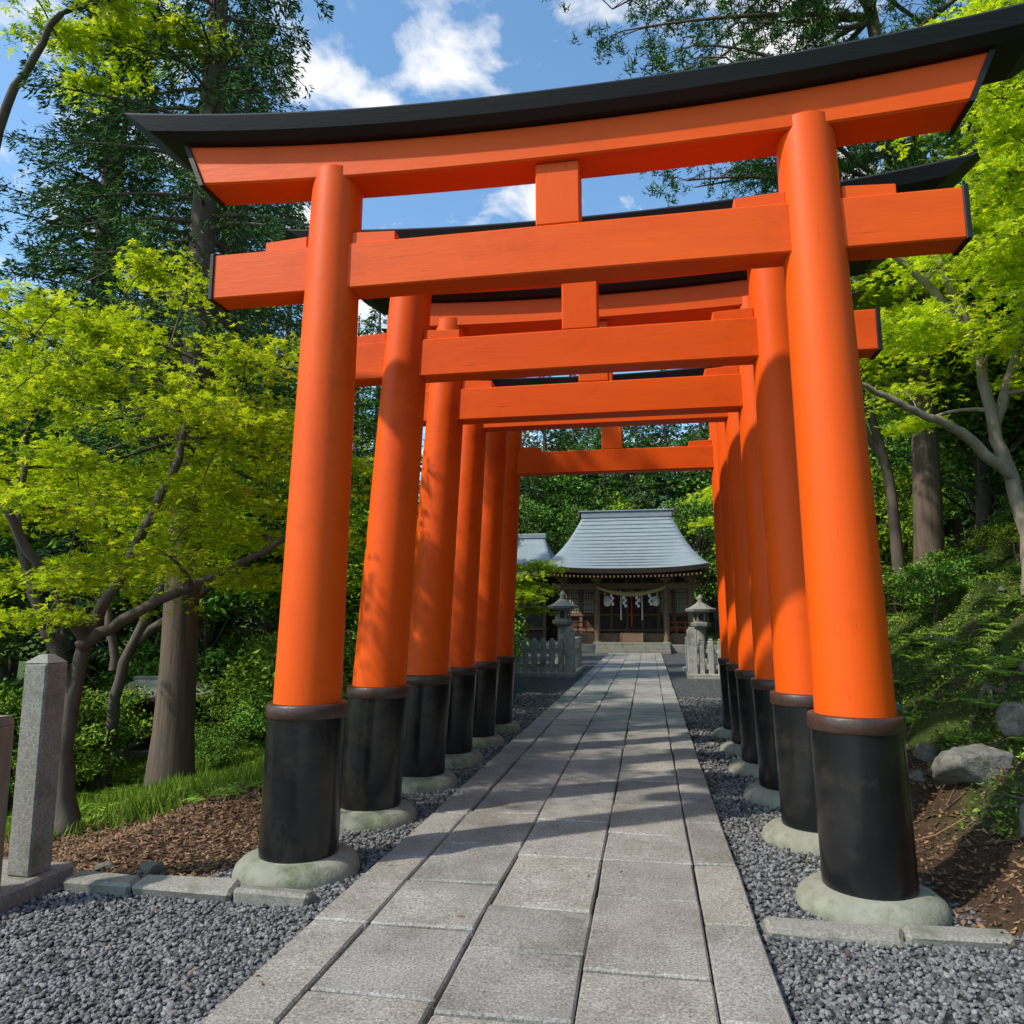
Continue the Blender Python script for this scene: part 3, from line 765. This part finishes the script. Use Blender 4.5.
# ------------------------------------------------------------ shrine
def roof_mesh(mb,cx,hw,y0,y1,ze,zr,rhw,yr,thick=.22,mat=0,edge=1,upturn=.28,conc=.55,pw=.95):
    rings=[]
    K=16; M=20
    for k in range(K+1):
        t=k/K
        z=ze+(zr-ze)*((1-conc)*t+conc*t*t)
        a=hw+(rhw-hw)*(t**pw); fy=y0+(yr-.05-y0)*t; by=y1+(yr+.05-y1)*t
        ring=[]
        def up(u): return upturn*(abs(u)**3)*(1-t)**2
        for u in np.linspace(-1,1,M,endpoint=False): ring.append((cx+a*u,fy,z+up(u)))
        for u in np.linspace(-1,1,M,endpoint=False): ring.append((cx+a,fy+(by-fy)*(u+1)/2,z+up(u)))
        for u in np.linspace(1,-1,M,endpoint=False): ring.append((cx+a*u,by,z+up(u)))
        for u in np.linspace(1,-1,M,endpoint=False): ring.append((cx-a,fy+(by-fy)*(u+1)/2,z+up(u)))
        rings.append(ring)
    n=4*M; V=np.array(rings).reshape(-1,3)
    F=[]
    for k in range(K):
        for j in range(n): q=(j+1)%n; F.append([k*n+j,k*n+q,(k+1)*n+q,(k+1)*n+j])
    mb.add(V,F,mat,True)
    E=np.array(rings[0]); c=np.array([cx,(y0+y1)/2,0]); In=E.copy(); In[:,2]-=thick; In[:,:2]=c[:2]+(In[:,:2]-c[:2])*.985
    In2=In.copy(); In2[:,:2]=c[:2]+(In2[:,:2]-c[:2])*.5; In2[:,2]+=.5*min(1,thick/.2)
    V=np.concatenate([E,In,In2]); F=[]
    for r_ in range(2):
        for j in range(n): q=(j+1)%n; F.append([r_*n+j,(r_+1)*n+j,(r_+1)*n+q,r_*n+q])
    mb.add(V,F,edge,False)
SX=-.50; e=empty('shrine_hall',(0,0,0))
mb=MB()
roof_mesh(mb,SX,3.75,34.6,45.6,3.85,6.95,2.35,40.2,conc=.34,upturn=.2)
for k in range(1,15):
    t=k/15; z=3.85+3.1*((1-.34)*t+.34*t*t); a=3.75-1.4*t**.95; fy=34.6+5.55*t
    box(mb,(SX,fy,z+.03),(2*a-.25,.05,.035),.004,0)
box(mb,(SX,40.2,7.05),(4.8,.42,.34),.04,0); box(mb,(SX,40.2,7.25),(5.0,.55,.07),.02,0)
for s in(-1,1): box(mb,(SX+s*2.5,40.2,7.15),(.14,.5,.5),.05,1)
obj('roof',mb.mesh('shrine_roof',[M_roof,M_woodd]),e)
mb=MB()
for k in range(38): 
    x=SX-3.4+6.8*k/37; box(mb,(x,35.6,3.58+.12*abs((x-SX)/3.4)**3),(.07,1.8,.09),.006,0,rotx(.12))
box(mb,(SX,41,.18),(8.2,10.2,.38),.02,2)
for k,(yy,zz) in enumerate(((35.1,.08),(35.4,.24),(35.7,.40))): box(mb,(SX+.3,yy,zz),(3.4-.02*k,.34,.16),.01,2)
box(mb,(SX,40.5,.62),(6.6,7.6,.5),.01,0)
for x in(-1.62,1.62,-3.0,3.0):
    xx=SX+x+ (.25 if abs(x)<2 else 0)
    lathe(mb,[(.15,.36),(.14,3.45)],(xx,36.3,0),16,0); lathe(mb,[(.24,.34),(.24,.42),(.17,.50)],(xx,36.3,0),16,2)
    box(mb,(xx,36.3,3.42),(.5,.3,.16),.02,0); box(mb,(xx,36.3,3.56),(.8,.26,.12),.02,0)
box(mb,(SX,36.3,3.10),(7.0,.20,.30),.02,0); box(mb,(SX,36.3,3.68),(7.2,.24,.16),.02,0)
box(mb,(SX,36.3,2.78),(3.4,.12,.12),.01,1)
box(mb,(SX,38.2,2.2),(6.2,.14,2.9),.01,1)
for k in range(9):
    x=SX-3.05+6.1*k/8; box(mb,(x,38.1,2.2),(.15,.14,2.9),.01,0)
for z in(1.0,1.75,3.1): box(mb,(SX,38.06,z),(6.3,.12,.13),.01,0)
for s in(-1,1):
    for k in range(2):
        x=SX+s*(1.9+.76*k); box(mb,(x,38.115,2.42),(.6,.03,1.15),.004,3)
        for q in range(5): box(mb,(x-.25+.125*q,38.09,2.42),(.025,.03,1.15),.003,1)
        for q in range(4): box(mb,(x,38.085,2.0+.28*q),(.6,.03,.025),.003,1)
for s in(-1,1): box(mb,(SX+s*3.15,41.2,2.2),(.14,6,2.9),.01,0)
for s in(-1,1):
    for z in(1.15,1.4): box(mb,(SX+s*2.55,36.85,z),(1.3,.07,.07),.01,4)
    for k in range(4): box(mb,(SX+s*(1.95+.4*k),36.85,1.12),(.07,.07,.6),.01,4)
obj('timber_frame',mb.mesh('shrine_frame',[M_wood,M_woodd,M_post,M_plaster,mat('red_railing',(.45,.06,.02),(.35,.045,.015),3,.6,0)]),e)
mb=MB(); cx=SX+.25
t=np.linspace(-1,1,70)
for ph in(0,2.09,4.19):
    rr=.03+.035*(1-t**2); P=np.stack([cx+t*1.62+0*t,36.05+np.sin(t*38+ph)*rr,2.72+.34*(t**2)+np.cos(t*38+ph)*rr],1)
    tube(mb,P,.035+.025*(1-t**2),7)
for k in range(4):
    u=-.75+1.5*k/3; x=cx+u*1.62; z=2.66+.34*u*u
    lathe(mb,[(.02,z),(.05,z-.35)],(x,36.03,0),8)
obj('sacred_rope',mb.mesh('sacred_rope',[M_rope]),e)
mb=MB()
for k in range(4):
    u=-.55+1.1*k/3; x=cx+u*1.62; z=2.62+.34*u*u
    for q in range(4): box(mb,(x+(.04 if q%2 else -.04)*1,36.0-.01*q,z-.08-.13*q),(.11,.008,.14),.002,0,roty(.25))
for s in(-1,1):
    lathe(mb,[(.06,2.15),(.16,2.22),(.18,2.4),(.16,2.58),(.06,2.65)],(cx+s*1.15,36.6,0),16,0)
obj('paper_streamers',mb.mesh('paper_streamers',[M_paper]),e)
mb=MB()
lathe(mb,[(.02,2.95),(.13,2.9),(.16,2.78),(.12,2.68),(.02,2.66)],(cx,36.5,0),16,0)
tube(mb,[(cx,36.5,2.68),(cx+.01,36.48,2.0),(cx,36.45,1.2)],[.035,.04,.05],8,1)
for s in(-1,1): tube(mb,[(cx+s*.5,36.6,2.9),(cx+s*.5,36.6,1.5)],[.03,.035],8,2)
obj('bell_rope',mb.mesh('bell_rope',[M_brass,M_cloth,M_paper]),e)
mb=MB()
box(mb,(cx,36.2,.66),(1.0,.5,.42),.02,0)
for k in range(9): box(mb,(cx-.44+.11*k,36.2,.89),(.04,.5,.05),.004,0)
for s in(-1,1): box(mb,(cx+s*.5,36.2,.62),(.06,.56,.56),.01,0)
obj('offering_box',mb.mesh('offering_box',[M_wood]),e)
e=empty('side_hall',(0,0,0)); mb=MB(); hx=-7.3
roof_mesh(mb,hx,3.1,40,48,3.9,6.3,1.9,44,conc=.3); box(mb,(hx,44,6.4),(4,.4,.3),.04)
box(mb,(hx,44,2.1),(4.6,5,4.2),.02,1)
for k in range(5): box(mb,(hx-2.2+1.1*k,41.45,2.0),(.15,.12,3.9),.01,4)
for z in(1,2.2,3.4): box(mb,(hx,41.42,z),(4.7,.1,.13),.01,4)
box(mb,(hx,44,.1),(5.2,5.6,.5),.02,3)
obj('hall',mb.mesh('side_hall',[M_roof,M_woodd,M_plaster,M_post,M_wood]),e)
x0,y0=-8.1,12.5; z0=Hs(x0,y0); e=empty('wayside_shrine',(x0,y0,z0)); e.rotation_euler=(0,0,.35)
mb=MB(); tz=.52-z0
roof_mesh(mb,0,.92,-.62,.62,tz-.26,tz,.45,0,thick=.07,upturn=.07,conc=.3); box(mb,(0,0,tz+.02),(1.0,.12,.07),.01,0)
hh=tz-.26
for s in(-1,1):
    for q in(-1,1): box(mb,(s*.48,q*.32,hh/2),(.08,.08,hh),.006,1)
box(mb,(0,0,hh*.68),(.8,.5,hh*.5),.01,1); box(mb,(0,-.26,hh*.68),(.5,.02,hh*.36),.004,2); box(mb,(0,0,.1),(1.3,.95,.3),.02,3); box(mb,(0,0,hh*.4),(1.1,.78,.05),.01,1)
obj('body',mb.mesh('wayside_shrine',[M_roof2,M_wood,M_woodd,M_post]),e)

# ------------------------------------------------------------ world, sun, camera
sd=Vector((-.56,-.40,.72)).normalized()
el=math.asin(sd.z); az=math.atan2(sd.x,sd.y)
w=bpy.data.worlds.new('World'); scene.world=w; w.use_nodes=True; nt=w.node_tree; nt.nodes.clear()
out=N(nt,'ShaderNodeOutputWorld'); bg=N(nt,'ShaderNodeBackground'); bg.inputs['Strength'].default_value=.15
sky=N(nt,'ShaderNodeTexSky',sky_type='NISHITA'); sky.sun_disc=False; sky.sun_elevation=el; sky.sun_rotation=az
skc=mixc(nt,1.0,sky.outputs['Color'],(1.25,1.62,1.72),'MULTIPLY')
tc=N(nt,'ShaderNodeTexCoord'); sx=N(nt,'ShaderNodeSeparateXYZ'); nt.links.new(tc.outputs['Generated'],sx.inputs[0])
ad=N(nt,'ShaderNodeMath',operation='ADD'); ad.inputs[1].default_value=.25; nt.links.new(sx.outputs[2],ad.inputs[0])
dv=N(nt,'ShaderNodeVectorMath',operation='DIVIDE'); cb=N(nt,'ShaderNodeCombineXYZ')
for k in range(3): nt.links.new(ad.outputs[0],cb.inputs[k])
nt.links.new(tc.outputs['Generated'],dv.inputs[0]); nt.links.new(cb.outputs[0],dv.inputs[1])
mp=N(nt,'ShaderNodeMapping'); mp.inputs['Location'].default_value=(2.1,.9,0); nt.links.new(dv.outputs[0],mp.inputs[0])
nn=N(nt,'ShaderNodeTexNoise'); nn.inputs['Scale'].default_value=6.0; nn.inputs['Detail'].default_value=8; nn.inputs['Roughness'].default_value=.56; nn.inputs['Distortion'].default_value=.25
nt.links.new(mp.outputs[0],nn.inputs['Vector'])
rp=ramp(nt,nn.outputs['Fac'],[(.53,(0,0,0)),(.67,(1,1,1))])
mx=mixc(nt,rp.outputs['Color'],skc,(7.4,7.4,7.4))
nt.links.new(mx,bg.inputs[0]); nt.links.new(bg.outputs[0],out.inputs[0])
L=bpy.data.lights.new('sun','SUN'); L.energy=4.6; L.angle=R(1.2); L.color=(1,.94,.83)
so=bpy.data.objects.new('sun',L); scene.collection.objects.link(so); so.rotation_euler=(-sd).to_track_quat('-Z','Y').to_euler()
cam=bpy.data.cameras.new('camera'); cam.lens=26.4; cam.sensor_width=36; cam.clip_end=1500
co=bpy.data.objects.new('camera',cam); scene.collection.objects.link(co); co.location=(.535,0,1.62); co.rotation_euler=(R(98),0,R(10.2)); scene.camera=co
